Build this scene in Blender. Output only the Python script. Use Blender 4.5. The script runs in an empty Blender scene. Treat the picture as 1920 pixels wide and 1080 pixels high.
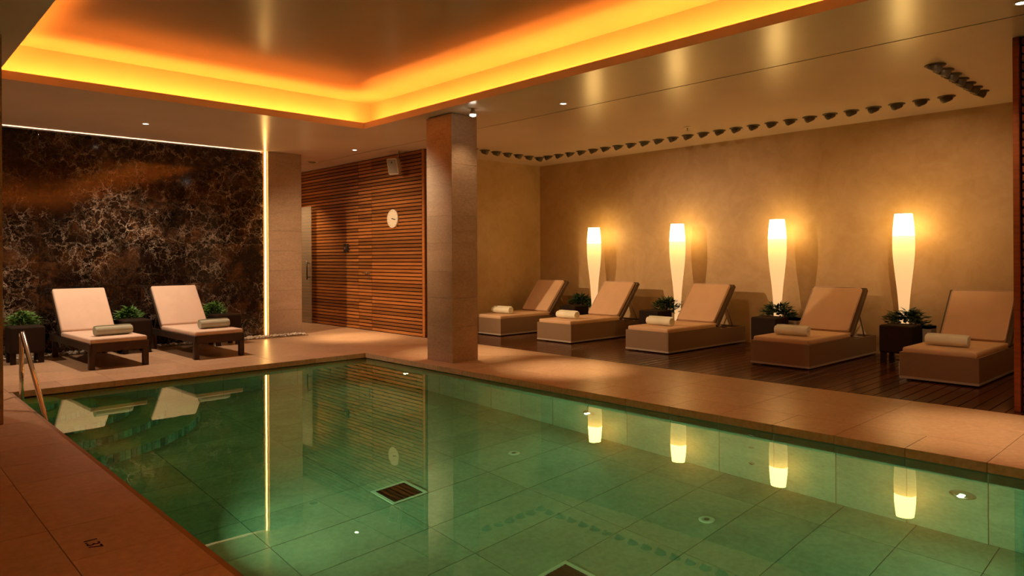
import bpy, bmesh, math, random
from mathutils import Vector, Matrix
PI = math.pi
sc = bpy.context.scene
COL = sc.collection

# ------------------------------------------------------------------ camera
YAW, ROLL, CAM_H, F_PX = 0.75805, -0.0051, 1.28, 1319.07
cam_data = bpy.data.cameras.new('camera')
cam_data.sensor_fit = 'HORIZONTAL'
cam_data.sensor_width = 36.0
cam_data.lens = 36.0 * F_PX / 1920.0
cam_data.shift_y = -(540.0 - 483.83) / 1920.0
cam_data.clip_start = 0.02
cam = bpy.data.objects.new('camera', cam_data)
COL.objects.link(cam)
_F = Vector((math.sin(YAW), math.cos(YAW), 0))
_R = Vector((math.cos(YAW), -math.sin(YAW), 0))
_U = Vector((0, 0, 1))
_R2 = _R * math.cos(ROLL) + _U * math.sin(ROLL)
_U2 = -_R * math.sin(ROLL) + _U * math.cos(ROLL)
M = Matrix((_R2, _U2, -_F)).transposed().to_4x4()
M.translation = Vector((0, 0, CAM_H))
cam.matrix_world = M
sc.camera = cam

# ------------------------------------------------------------------ world, exposure
world = bpy.data.worlds.new('world')
sc.world = world
world.use_nodes = True
world.node_tree.nodes['Background'].inputs[0].default_value = (0.02, 0.012, 0.007, 1)
world.node_tree.nodes['Background'].inputs[1].default_value = 0.3
sc.view_settings.view_transform = 'Standard'
sc.view_settings.look = 'None'
sc.view_settings.gamma = 1.0
sc.view_settings.use_curve_mapping = False
sc.view_settings.exposure = 0.0
sc.cycles.use_denoising = True
sc.cycles.max_bounces = 8
sc.cycles.diffuse_bounces = 4
sc.cycles.glossy_bounces = 4
sc.cycles.transmission_bounces = 6
sc.cycles.sample_clamp_indirect = 3.0

# light strengths (the room's lamps and some added ones)
COVE = 160.0            # orange strip in the ceiling recess
SPOT_FLOOR = 110.0      # recessed downlights
SPOT_WALL = 740.0      # adjustable downlight aimed at the lounge wall
POOL_LIGHT = 3.3      # underwater luminaires; also scales the added near-wall ones
WARM = (1.0, 0.64, 0.33)

# ------------------------------------------------------------------ node helpers
MATS = {}
def new_mat(name):
    m = bpy.data.materials.new(name); m.use_nodes = True
    nt = m.node_tree
    b = nt.nodes['Principled BSDF']
    MATS[name] = m
    return m, nt, b
def setc(b, col, rough=0.5, spec=0.5, metal=0.0):
    b.inputs['Base Color'].default_value = (*col, 1)
    b.inputs['Roughness'].default_value = rough
    b.inputs['Specular IOR Level'].default_value = spec
    b.inputs['Metallic'].default_value = metal
def N(nt, t, **kw):
    n = nt.nodes.new(t)
    for k, v in kw.items(): setattr(n, k, v)
    return n
def pos(nt, scale=(1, 1, 1), jitter=0.0):
    """world position, stretched; each object may shift the pattern by its own random amount"""
    g = N(nt, 'ShaderNodeNewGeometry')
    out = g.outputs['Position']
    if jitter:
        oi = N(nt, 'ShaderNodeObjectInfo')
        mu = N(nt, 'ShaderNodeMath', operation='MULTIPLY'); mu.inputs[1].default_value = jitter
        nt.links.new(oi.outputs['Random'], mu.inputs[0])
        ad = N(nt, 'ShaderNodeVectorMath', operation='ADD')
        nt.links.new(out, ad.inputs[0]); nt.links.new(mu.outputs[0], ad.inputs[1])
        out = ad.outputs[0]
    ml = N(nt, 'ShaderNodeVectorMath', operation='MULTIPLY'); ml.inputs[1].default_value = scale
    nt.links.new(out, ml.inputs[0])
    return ml.outputs[0]
def noise(nt, vec, scale, detail=4, rough=0.55, dist=0.0):
    n = N(nt, 'ShaderNodeTexNoise')
    n.inputs['Scale'].default_value = scale; n.inputs['Detail'].default_value = detail
    n.inputs['Roughness'].default_value = rough; n.inputs['Distortion'].default_value = dist
    nt.links.new(vec, n.inputs['Vector'])
    return n.outputs['Fac']
def ramp(nt, fac, stops):
    r = N(nt, 'ShaderNodeValToRGB')
    e = r.color_ramp.elements
    while len(e) < len(stops): e.new(0.5)
    for i, (p, c) in enumerate(stops):
        e[i].position = p; e[i].color = (*c, 1) if len(c) == 3 else c
    nt.links.new(fac, r.inputs[0])
    return r.outputs[0]
def mixc(nt, fac, a, b, mode='MIX'):
    m = N(nt, 'ShaderNodeMix', data_type='RGBA', blend_type=mode)
    for s, v in ((0, fac), (6, a), (7, b)):
        if isinstance(v, (int, float)): m.inputs[s].default_value = v
        elif isinstance(v, tuple): m.inputs[s].default_value = (*v, 1)
        else: nt.links.new(v, m.inputs[s])
    return m.outputs[2]
def bump(nt, b, h, strength=0.2, dist=0.01):
    n = N(nt, 'ShaderNodeBump'); n.inputs['Strength'].default_value = strength; n.inputs['Distance'].default_value = dist
    nt.links.new(h, n.inputs['Height']); nt.links.new(n.outputs[0], b.inputs['Normal'])
def rnd(nt, lo, hi):
    """per-object brightness factor as a colour"""
    oi = N(nt, 'ShaderNodeObjectInfo')
    mr = N(nt, 'ShaderNodeMapRange'); mr.inputs[3].default_value = lo; mr.inputs[4].default_value = hi
    nt.links.new(oi.outputs['Random'], mr.inputs[0])
    c = N(nt, 'ShaderNodeCombineColor')
    for i in range(3): nt.links.new(mr.outputs[0], c.inputs[i])
    return c.outputs[0]
def simple(name, col, rough=0.5, spec=0.5, metal=0.0, var=0.0, scale=20.0):
    m, nt, b = new_mat(name); setc(b, col, rough, spec, metal)
    if var:
        f = noise(nt, pos(nt), scale)
        lo = tuple(c * (1 - var) for c in col); hi = tuple(min(1, c * (1 + var)) for c in col)
        nt.links.new(ramp(nt, f, [(0.3, lo), (0.7, hi)]), b.inputs['Base Color'])
    return m
def emit(name, col, s):
    m = bpy.data.materials.new(name); m.use_nodes = True
    nt = m.node_tree; nt.nodes.clear()
    e = N(nt, 'ShaderNodeEmission'); e.inputs[0].default_value = (*col, 1); e.inputs[1].default_value = s
    o = N(nt, 'ShaderNodeOutputMaterial'); nt.links.new(e.outputs[0], o.inputs[0])
    MATS[name] = m
    return m

# ------------------------------------------------------------------ materials
def stone_mat(name, a, b_, rough, stretch=(1, 1, 1), var=(0.93, 1.06), scale=1.6):
    m, nt, b = new_mat(name); setc(b, a, rough, 0.45)
    v = pos(nt, stretch, 3.0)
    f = noise(nt, v, scale, 6, 0.6, 0.6)
    g = noise(nt, v, 26.0, 3, 0.6)
    c = ramp(nt, f, [(0.3, a), (0.7, b_)])
    c = mixc(nt, 0.12, c, ramp(nt, g, [(0.35, (0.1, 0.07, 0.05)), (0.65, (0.9, 0.75, 0.6))]))
    c = mixc(nt, 1.0, c, rnd(nt, *var), 'MULTIPLY')
    nt.links.new(c, b.inputs['Base Color'])
    bump(nt, b, g, 0.05, 0.004)
    return m
STONE = stone_mat('limestone_floor', (0.51, 0.315, 0.185), (0.60, 0.385, 0.235), 0.33)
PILLAR = stone_mat('limestone_cladding', (0.36, 0.255, 0.18), (0.47, 0.345, 0.25), 0.42, (1, 1, 3.2), (0.95, 1.05))
GROUT = simple('grout', (0.32, 0.21, 0.135), 0.8, 0.2)
POOLTILE = stone_mat('pool_stone', (0.27, 0.34, 0.25), (0.42, 0.50, 0.38), 0.5, (1, 1, 1), (0.9, 1.08), 2.2)
POOLGROUT = simple('pool_grout', (0.13, 0.18, 0.13), 0.8, 0.2)
MOSAIC = stone_mat('glass_mosaic', (0.20, 0.48, 0.40), (0.34, 0.66, 0.54), 0.25, (1, 1, 1), (0.45, 1.3), 6.0)

def marble_mat():
    m, nt, b = new_mat('dark_emperador_marble'); setc(b, (0.02, 0.012, 0.008), 0.09, 0.34)
    v = pos(nt, (1, 1, 1), 37.0)
    d = N(nt, 'ShaderNodeTexNoise'); d.inputs['Scale'].default_value = 4.0; d.inputs['Detail'].default_value = 8
    d.inputs['Roughness'].default_value = 0.72
    nt.links.new(v, d.inputs['Vector'])
    w = N(nt, 'ShaderNodeVectorMath', operation='MULTIPLY_ADD')
    w.inputs[1].default_value = (0.42, 0.42, 0.42)
    nt.links.new(d.outputs['Color'], w.inputs[0]); nt.links.new(v, w.inputs[2])
    def cracks(scale, width):
        vo = N(nt, 'ShaderNodeTexVoronoi', feature='DISTANCE_TO_EDGE'); vo.inputs['Scale'].default_value = scale
        nt.links.new(w.outputs[0], vo.inputs['Vector'])
        return ramp(nt, vo.outputs['Distance'], [(0.0, (1, 1, 1)), (width * 0.35, (0.55, 0.55, 0.55)), (width, (0, 0, 0))])
    base = ramp(nt, noise(nt, w.outputs[0], 2.4, 8, 0.68, 0.5),
                [(0.38, (0.004, 0.003, 0.002)), (0.52, (0.014, 0.007, 0.004)), (0.63, (0.055, 0.024, 0.009)), (0.78, (0.15, 0.068, 0.026))])
    mask = ramp(nt, noise(nt, pos(nt), 1.3, 6, 0.7), [(0.42, (0.04, 0.04, 0.04)), (0.66, (0.9, 0.9, 0.9))])
    c1 = mixc(nt, 1.0, cracks(4.0, 0.017), mask, 'MULTIPLY')
    c2 = mixc(nt, 1.0, cracks(9.0, 0.026), mask, 'MULTIPLY')
    c3 = mixc(nt, 1.0, cracks(21.0, 0.05), ramp(nt, noise(nt, w.outputs[0], 3.4, 5, 0.6), [(0.5, (0, 0, 0)), (0.7, (0.8, 0.8, 0.8))]), 'MULTIPLY')
    c = mixc(nt, c3, base, (0.20, 0.12, 0.07))
    c = mixc(nt, c2, c, (0.55, 0.40, 0.27))
    c = mixc(nt, c1, c, (0.85, 0.70, 0.54))
    nt.links.new(c, b.inputs['Base Color'])
    return m
MARBLE = marble_mat()

def plaster_mat():
    m, nt, b = new_mat('venetian_plaster'); setc(b, (0.5, 0.35, 0.19), 0.42, 0.35)
    v = pos(nt)
    f = noise(nt, v, 1.3, 7, 0.62, 0.8); g = noise(nt, v, 5.0, 5, 0.6, 1.2)
    c = ramp(nt, f, [(0.25, (0.44, 0.29, 0.135)), (0.5, (0.52, 0.355, 0.18)), (0.78, (0.61, 0.43, 0.245))])
    c = mixc(nt, 0.10, c, ramp(nt, g, [(0.35, (0.30, 0.19, 0.09)), (0.65, (0.72, 0.55, 0.35))]))
    nt.links.new(c, b.inputs['Base Color'])
    bump(nt, b, g, 0.03, 0.008)
    return m
PLASTER = plaster_mat()

def ceiling_mat(name, rough, col):
    m, nt, b = new_mat(name); setc(b, col, rough, 0.5)
    f = noise(nt, pos(nt), 1.1, 4)
    nt.links.new(ramp(nt, f, [(0.3, tuple(c * 0.95 for c in col)), (0.7, tuple(c * 1.04 for c in col))]), b.inputs['Base Color'])
    return m
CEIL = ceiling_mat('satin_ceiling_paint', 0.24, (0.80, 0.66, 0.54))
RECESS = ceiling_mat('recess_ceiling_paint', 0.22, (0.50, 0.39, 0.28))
DARKGAP = simple('shadow_gap', (0.012, 0.009, 0.007), 0.9, 0.1)

def wood_mat(name, a, b_, rough, lo, hi, stretch):
    m, nt, b = new_mat(name); setc(b, a, rough, 0.28)
    f = noise(nt, pos(nt, stretch, 11.0), 3.0, 5, 0.6, 0.4)
    c = ramp(nt, f, [(0.3, a), (0.7, b_)])
    c = mixc(nt, 1.0, c, rnd(nt, lo, hi), 'MULTIPLY')
    nt.links.new(c, b.inputs['Base Color'])
    bump(nt, b, f, 0.06, 0.004)
    return m
SLAT = wood_mat('cedar_slat', (0.30, 0.105, 0.026), (0.46, 0.185, 0.055), 0.42, 0.55, 1.2, (9, 0.7, 16))
SLATDARK = simple('slat_backing', (0.018, 0.008, 0.004), 0.8, 0.2)
DECK = wood_mat('dark_deck_wood', (0.050, 0.013, 0.004), (0.105, 0.031, 0.009), 0.20, 0.7, 1.3, (0.8, 18, 18))
SCREEN = wood_mat('red_cedar_screen', (0.20, 0.05, 0.014), (0.30, 0.085, 0.025), 0.45, 0.7, 1.2, (9, 0.7, 16))

def wicker_mat(name, a, b_, rough=0.55, spec=0.35):
    m, nt, b = new_mat(name); setc(b, a, rough, spec)
    tc = N(nt, 'ShaderNodeTexCoord')
    w1 = N(nt, 'ShaderNodeTexWave', wave_type='BANDS', bands_direction='Z'); w1.inputs['Scale'].default_value = 38
    w2 = N(nt, 'ShaderNodeTexWave', wave_type='BANDS', bands_direction='DIAGONAL'); w2.inputs['Scale'].default_value = 34
    for w in (w1, w2): nt.links.new(tc.outputs['Object'], w.inputs['Vector'])
    k = mixc(nt, 0.5, w1.outputs['Color'], w2.outputs['Color'])
    nt.links.new(mixc(nt, k, a, b_), b.inputs['Base Color'])
    bump(nt, b, k, 0.25, 0.004)
    return m
WICKER = wicker_mat('taupe_wicker', (0.18, 0.112, 0.064), (0.28, 0.182, 0.11))
WICKERD = wicker_mat('dark_wicker', (0.012, 0.007, 0.004), (0.026, 0.016, 0.010), 0.7, 0.15)
WICKERB = wicker_mat('brown_wicker', (0.075, 0.045, 0.026), (0.13, 0.085, 0.052))
FRAMED = simple('dark_brown_lounger_frame', (0.035, 0.022, 0.015), 0.45, 0.4, var=0.3)
def fabric_mat(name, col, rough=0.85, nz=0.03):
    m, nt, b = new_mat(name); setc(b, col, rough, 0.2)
    v = pos(nt)
    f = noise(nt, v, 5.0, 4); g = noise(nt, v, 320.0, 2)
    nt.links.new(ramp(nt, f, [(0.3, tuple(c * (1 - nz * 2) for c in col)), (0.7, tuple(min(1, c * (1 + nz)) for c in col))]), b.inputs['Base Color'])
    bump(nt, b, g, 0.2, 0.002)
    return m
CUSHION = fabric_mat('cream_cushion', (0.68, 0.455, 0.29))
CUSHIONL = fabric_mat('pale_cushion', (0.72, 0.55, 0.44))
TOWEL = fabric_mat('ivory_towel', (0.86, 0.84, 0.70), 0.95, 0.05)
TOWELG = fabric_mat('sage_towel', (0.46, 0.47, 0.37), 0.95, 0.05)
PALETRIM = simple('pale_trim', (0.42, 0.36, 0.30), 0.4, 0.5)
CHROME = simple('polished_steel', (0.75, 0.72, 0.68), 0.08, 0.5, 1.0)
STEEL = simple('brushed_steel', (0.42, 0.37, 0.31), 0.32, 0.5, 1.0)
DARKMETAL = simple('dark_bronze', (0.10, 0.075, 0.055), 0.35, 0.5, 0.7)
EYEBALL = simple('pewter_enamel', (0.12, 0.10, 0.075), 0.40, 0.4, 0.2)
WHITE = simple('white_plastic', (0.80, 0.74, 0.64), 0.4, 0.5)
BLACK = simple('black_plastic', (0.015, 0.013, 0.012), 0.4, 0.4)
GREYMESH = simple('speaker_grille', (0.34, 0.31, 0.27), 0.6, 0.3, 0.3, 0.15, 200)
POT = simple('pale_ceramic', (0.55, 0.45, 0.34), 0.4, 0.5)
SOIL = simple('soil', (0.03, 0.02, 0.012), 0.9, 0.1)
PEBBLE = simple('pebble', (0.55, 0.47, 0.38), 0.6, 0.4, 0.0, 0.3, 14)
def leaf_mat(name, a, b_):
    m, nt, b = new_mat(name); setc(b, a, 0.45, 0.4)
    f = noise(nt, pos(nt), 24.0, 2)
    nt.links.new(ramp(nt, f, [(0.3, a), (0.7, b_)]), b.inputs['Base Color'])
    return m
LEAF = leaf_mat('dark_leaf', (0.016, 0.045, 0.016), (0.05, 0.10, 0.035))
FERN = leaf_mat('bright_fern', (0.03, 0.10, 0.012), (0.10, 0.24, 0.03))
LED_COVE = emit('amber_led', (1.0, 0.255, 0.03), COVE)
LED_LINE = emit('warm_led', (1.0, 0.54, 0.15), 20.0)
LED_TOP = emit('warm_led_low', (1.0, 0.66, 0.42), 48.0)
LAMP_HI = emit('lamp_glow_upper', (1.0, 0.60, 0.17), 15.0)
LAMP_LO = emit('lamp_glow_lower', (1.0, 0.60, 0.28), 0.62)
_nt = LAMP_LO.node_tree; _e = _nt.nodes['Emission']; _o = _nt.nodes['Material Output']
_t = N(_nt, 'ShaderNodeBsdfTranslucent'); _t.inputs[0].default_value = (0.5, 0.38, 0.22, 1)
_a = N(_nt, 'ShaderNodeAddShader'); _nt.links.new(_e.outputs[0], _a.inputs[0]); _nt.links.new(_t.outputs[0], _a.inputs[1]); _nt.links.new(_a.outputs[0], _o.inputs[0])
BULB = emit('bulb', (1.0, 0.86, 0.68), 14.0)
POOLBULB = emit('underwater_bulb', (0.9, 1.0, 0.95), 20.0)

def water_mat():
    m = bpy.data.materials.new('pool_water'); m.use_nodes = True
    nt = m.node_tree; nt.nodes.clear()
    fr = N(nt, 'ShaderNodeFresnel'); fr.inputs['IOR'].default_value = 1.58
    rf = N(nt, 'ShaderNodeBsdfRefraction'); rf.inputs['IOR'].default_value = 1.333; rf.inputs['Roughness'].default_value = 0.0
    rf.inputs['Color'].default_value = (0.40, 0.84, 0.45, 1)
    gl = N(nt, 'ShaderNodeBsdfGlossy'); gl.inputs['Roughness'].default_value = 0.0; gl.inputs['Color'].default_value = (0.86, 1.0, 0.78, 1)
    nz = N(nt, 'ShaderNodeTexNoise'); nz.inputs['Scale'].default_value = 3.0; nz.inputs['Detail'].default_value = 2
    g = N(nt, 'ShaderNodeNewGeometry'); nt.links.new(g.outputs['Position'], nz.inputs['Vector'])
    bp = N(nt, 'ShaderNodeBump'); bp.inputs['Strength'].default_value = 0.03; bp.inputs['Distance'].default_value = 0.01
    nt.links.new(nz.outputs['Fac'], bp.inputs['Height'])
    for n in (fr, rf, gl): nt.links.new(bp.outputs[0], n.inputs['Normal'])
    mx = N(nt, 'ShaderNodeMixShader'); o = N(nt, 'ShaderNodeOutputMaterial')
    nt.links.new(fr.outputs[0], mx.inputs[0]); nt.links.new(rf.outputs[0], mx.inputs[1]); nt.links.new(gl.outputs[0], mx.inputs[2])
    nt.links.new(mx.outputs[0], o.inputs[0])
    return m
WATER = water_mat()
def glass_mat():
    m = bpy.data.materials.new('frosted_door_glass'); m.use_nodes = True
    nt = m.node_tree; nt.nodes.clear()
    tr = N(nt, 'ShaderNodeBsdfTransparent'); tr.inputs[0].default_value = (0.85, 0.82, 0.75, 1)
    df = N(nt, 'ShaderNodeBsdfDiffuse'); df.inputs[0].default_value = (0.62, 0.56, 0.46, 1)
    gl = N(nt, 'ShaderNodeBsdfGlossy'); gl.inputs['Roughness'].default_value = 0.05
    m1 = N(nt, 'ShaderNodeMixShader'); m1.inputs[0].default_value = 0.27
    m2 = N(nt, 'ShaderNodeMixShader'); m2.inputs[0].default_value = 0.12
    o = N(nt, 'ShaderNodeOutputMaterial')
    nt.links.new(tr.outputs[0], m1.inputs[1]); nt.links.new(df.outputs[0], m1.inputs[2])
    nt.links.new(m1.outputs[0], m2.inputs[1]); nt.links.new(gl.outputs[0], m2.inputs[2]); nt.links.new(m2.outputs[0], o.inputs[0])
    return m
GLASS = glass_mat()

# ------------------------------------------------------------------ mesh helpers
def box(bm, x0, x1, y0, y1, z0, z1):
    vs = [bm.verts.new((x, y, z)) for z in (z0, z1) for y in (y0, y1) for x in (x0, x1)]
    for f in ((0, 2, 3, 1), (4, 5, 7, 6), (0, 1, 5, 4), (2, 6, 7, 3), (0, 4, 6, 2), (1, 3, 7, 5)):
        bm.faces.new([vs[i] for i in f])
def boxes(*bs):
    bm = bmesh.new()
    for b in bs: box(bm, *b)
    return bm
def bevelled(x0, x1, y0, y1, z0, z1, r, seg=3):
    bm = boxes((x0, x1, y0, y1, z0, z1))
    bmesh.ops.bevel(bm, geom=list(bm.edges), offset=r, segments=seg, profile=0.5, affect='EDGES')
    return bm
def lathe(bm, prof, n=24, cx=0, cy=0, cap=True):
    rings = []
    for r, z in prof:
        rings.append([bm.verts.new((cx + r * math.cos(2 * PI * k / n), cy + r * math.sin(2 * PI * k / n), z)) for k in range(n)])
    for a, b in zip(rings, rings[1:]):
        for k in range(n): bm.faces.new((a[k], a[(k + 1) % n], b[(k + 1) % n], b[k]))
    if cap:
        bm.faces.new(rings[0][::-1]); bm.faces.new(rings[-1])
    return bm
def tube(bm, pts, r, n=10):
    pts = [Vector(p) for p in pts]; rings = []
    up = Vector((0.13, 0.31, 0.94)).normalized()
    for i, p in enumerate(pts):
        t = (pts[min(i + 1, len(pts) - 1)] - pts[max(i - 1, 0)]).normalized()
        s = t.cross(up)
        if s.length < 0.05: s = t.cross(Vector((1, 0, 0)))
        s.normalize(); q = t.cross(s)
        rings.append([bm.verts.new(p + r * (s * math.cos(2 * PI * k / n) + q * math.sin(2 * PI * k / n))) for k in range(n)])
    for a, b in zip(rings, rings[1:]):
        for k in range(n): bm.faces.new((a[k], a[(k + 1) % n], b[(k + 1) % n], b[k]))
    bm.faces.new(rings[0][::-1]); bm.faces.new(rings[-1])
    return bm
def xform(bm, mat):
    bmesh.ops.transform(bm, matrix=mat, verts=bm.verts); return bm
def mesh_of(name, bm, smooth=False):
    bmesh.ops.recalc_face_normals(bm, faces=bm.faces)
    me = bpy.data.meshes.new(name); bm.to_mesh(me); bm.free()
    if smooth:
        for p in me.polygons: p.use_smooth = True
    return me
def obj(name, bm, mat, parent=None, loc=None, smooth=False, label=None):
    me = bm if isinstance(bm, bpy.types.Mesh) else mesh_of(name, bm, smooth)
    if mat is not None and not me.materials: me.materials.append(mat)
    o = bpy.data.objects.new(name, me); COL.objects.link(o)
    if parent: o.parent = parent
    if loc: o.location = loc
    if label: o['label'] = label
    return o
def smooth_by_angle(o, deg=40):
    me = o.data
    for p in me.polygons: p.use_smooth = True
    try: me.set_sharp_from_angle(angle=math.radians(deg))
    except Exception: pass
    return o
def tag(o, label, cat, group=None):
    o['label'] = label; o['category'] = cat
    if group: o['group'] = group
    return o
def struct(o, label=None):
    o['kind'] = 'structure'
    if label: o['label'] = label
    return o
def empty(name, loc, rz=0.0):
    o = bpy.data.objects.new(name, None); COL.objects.link(o)
    o.empty_display_size = 0.1; o.location = loc; o.rotation_euler = (0, 0, rz)
    return o
def copy_tree(o, parent=None):
    kids = list(o.children)
    c = o.copy(); COL.objects.link(c); c.parent = parent
    for ch in kids: copy_tree(ch, c)
    return c
_cache = {}
def piece(name, mat, parent, x0, x1, y0, y1, z0, z1, bev=0.0):
    """one tile, stone, slat or plank; equal sizes share their mesh"""
    d = (round(x1 - x0, 4), round(y1 - y0, 4), round(z1 - z0, 4), mat.name)
    if d not in _cache:
        a, b, c = d[0] / 2, d[1] / 2, d[2] / 2
        bm = boxes((-a, a, -b, b, -c, c))
        if bev: bmesh.ops.bevel(bm, geom=list(bm.edges), offset=min(bev, a, b, c), segments=1, affect='EDGES')
        _cache[d] = mesh_of(name, bm)
    return obj(name, _cache[d], mat, parent, ((x0 + x1) / 2, (y0 + y1) / 2, (z0 + z1) / 2))
def spans(a, b, joints):
    js = [a] + [j for j in joints if a + 0.02 < j < b - 0.02] + [b]
    return list(zip(js, js[1:]))
def grid(start, step, lo, hi):
    k = math.ceil((lo - start) / step); out = []
    while start + k * step < hi: out.append(start + k * step); k += 1
    return out

# ------------------------------------------------------------------ dimensions
ZC = 3.063                       # lower ceiling
PX0, PX1, PY0, PY1 = 1.14, 5.12, -4.6, 8.32      # pool edge (coping line)
ZW, ZF = -0.068, -1.37           # water, pool floor
XL, XR = -1.7, 9.85              # outer walls
YN, YM = -6.0, 11.25             # wall behind the camera, marble wall
YE = 9.6                         # plaster end wall of the lounge
XS = 6.82                        # slatted wall face
XD = 6.835                       # edge of the timber deck
YS = 1.36                        # end of the slatted screen on the right
CX0, CX1, CY0, CY1 = 1.05, 5.18, -4.7, 8.42      # ceiling recess
J = 0.0025

# ------------------------------------------------------------------ floor
floor = struct(obj('floor', boxes(
    (XL, PX0 + 0.03, YN, 14.5, -0.3, -0.006),
    (PX1 - 0.03 + 0.06, XD, YN, 14.5, -0.3, -0.006),
    (PX0 + 0.03, PX1 + 0.03, PY1 + 0.03, 14.5, -0.3, -0.006),
    (PX0 + 0.03, PX1 + 0.03, YN, PY0 - 0.03, -0.3, -0.006)), GROUT), 'warm limestone floor around the pool')
def tiles(name, mat, parent, xs, ys, z0, z1):
    for a, b in xs:
        for c, d in ys:
            piece(name, mat, parent, a + J / 2, b - J / 2, c + J / 2, d - J / 2, z0, z1, 0.0015)
CD = 0.45
yj = grid(1.145, 0.464, -9, 15)
xj = grid(1.14, 0.464, -9, 15)
# coping stones, thick bullnosed edge over the water
tiles('coping_stone', STONE, floor, [(PX1, PX1 + CD)], spans(PY0 - CD, PY1, yj), -0.062, 0.0)
tiles('coping_stone', STONE, floor, [(PX0 - CD, PX0)], spans(PY0 - CD, PY1, yj), -0.062, 0.0)
tiles('coping_stone', STONE, floor, spans(PX0 - CD, PX1 + CD, xj), [(PY1, PY1 + CD)], -0.062, 0.0)
# field tiles
xt = grid(1.14, 0.928, -9, 15)
tiles('floor_tile', STONE, floor, [(PX1 + CD, 6.20), (6.20, XD)], spans(YN + 0.01, PY1 + CD, grid(1.145, 0.928, -9, 15)), -0.03, 0.0)
tiles('floor_tile', STONE, floor, spans(XL + 0.01, 6.78, xt), [(8.77, 9.50), (9.50, 10.23), (10.23, 10.94)], -0.03, 0.0)
tiles('floor_tile', STONE, floor, [(5.66, 6.78)], [(10.94, 11.67), (11.67, 12.4), (12.4, 13.1), (13.1, 14.4)], -0.03, 0.0)
tiles('floor_tile', STONE, floor, spans(XL + 0.01, PX0 - CD, [-0.7]), spans(YN + 0.01, 8.77, grid(1.145, 0.928, -9, 15)), -0.03, 0.0)
obj('margin_strip', boxes((XL + 0.01, 5.64, 10.944, 10.955, -0.03, 0.012)), STEEL, floor)
# depth mark in front of the camera
tcu = bpy.data.curves.new('depth_mark', 'FONT'); tcu.body = '1.37'; tcu.size = 0.078; tcu.extrude = 0.0006
tcu.align_x = 'CENTER'; tcu.align_y = 'CENTER'
tob = bpy.data.objects.new('depth_mark_tmp', tcu); COL.objects.link(tob)
dg = bpy.context.evaluated_depsgraph_get()
tme = bpy.data.meshes.new_from_object(tob.evaluated_get(dg))
bpy.data.objects.remove(tob)
tme.materials.clear()
dm = obj('depth_mark', tme, DARKGAP, floor, (0.803, 3.615, 0.0008), label='depth figure 1.37 set in the pool edge'); dm.rotation_euler = (0, 0, -PI / 2)

# timber deck under the right-hand loungers
deck = struct(obj('floor', boxes((XD, XR, YN, 9.75, -0.3, -0.03)), SLATDARK), 'dark timber deck of the lounge bay')
deck.name = 'floor_deck'
py = grid(1.405, 0.1125, YS - 0.3, 9.59)
for a in py:
    piece('deck_plank', DECK, deck, XD + 0.004, XR - 0.005, a + 0.004, min(a + 0.1085, YE - 0.002), -0.028, 0.0, 0.002)

# ------------------------------------------------------------------ pool basin
WX0, WX1, WY0, WY1 = PX0 - 0.03, PX1 + 0.03, PY0 - 0.03, PY1 + 0.03
pool = struct(obj('pool_basin', boxes(
    (WX0 - 0.25, WX0 - 0.02, WY0 - 0.25, WY1 + 0.25, ZF - 0.3, -0.31),
    (WX1 + 0.02, WX1 + 0.25, WY0 - 0.25, WY1 + 0.25, ZF - 0.3, -0.31),
    (WX0 - 0.02, WX1 + 0.02, WY1 + 0.02, WY1 + 0.25, ZF - 0.3, -0.31),
    (WX0 - 0.02, WX1 + 0.02, WY0 - 0.25, WY0 - 0.02, ZF - 0.3, -0.31),
    (WX0 - 0.02, WX1 + 0.02, WY0 - 0.02, WY1 + 0.02, ZF - 0.3, ZF - 0.02),
    (WX0 - 0.05, WX0 - 0.018, WY0 - 0.05, WY1 + 0.05, ZF, -0.055),
    (WX1 + 0.018, WX1 + 0.05, WY0 - 0.05, WY1 + 0.05, ZF, -0.055),
    (WX0, WX1, WY1 + 0.018, WY1 + 0.05, ZF, -0.055),
    (WX0, WX1, WY0 - 0.05, WY0 - 0.018, ZF, -0.055)), POOLGROUT), 'green-lit stone swimming pool basin')
K = 0.006
for a, b in spans(WY0, WY1, yj):
    piece('wall_tile', POOLTILE, pool, WX1, WX1 + 0.018, a + K / 2, b - K / 2, ZF, -0.052)
    piece('wall_tile', POOLTILE, pool, WX0 - 0.018, WX0, a + K / 2, b - K / 2, ZF, -0.052)
for a, b in spans(WX0, WX1, grid(0.9, 0.464, 0, 6)):
    piece('wall_tile', POOLTILE, pool, a + K / 2, b - K / 2, WY1, WY1 + 0.018, ZF, -0.052)
for a, b in spans(WX0, WX1, grid(4.75, 0.93, -9, 9) + []):
    for c, d in spans(WY0, WY1, grid(1.55, 0.464, -9, 9)):
        piece('pool_floor_tile', POOLTILE, pool, a + K / 2, b - K / 2, c + K / 2, d - K / 2, ZF - 0.018, ZF)
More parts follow.
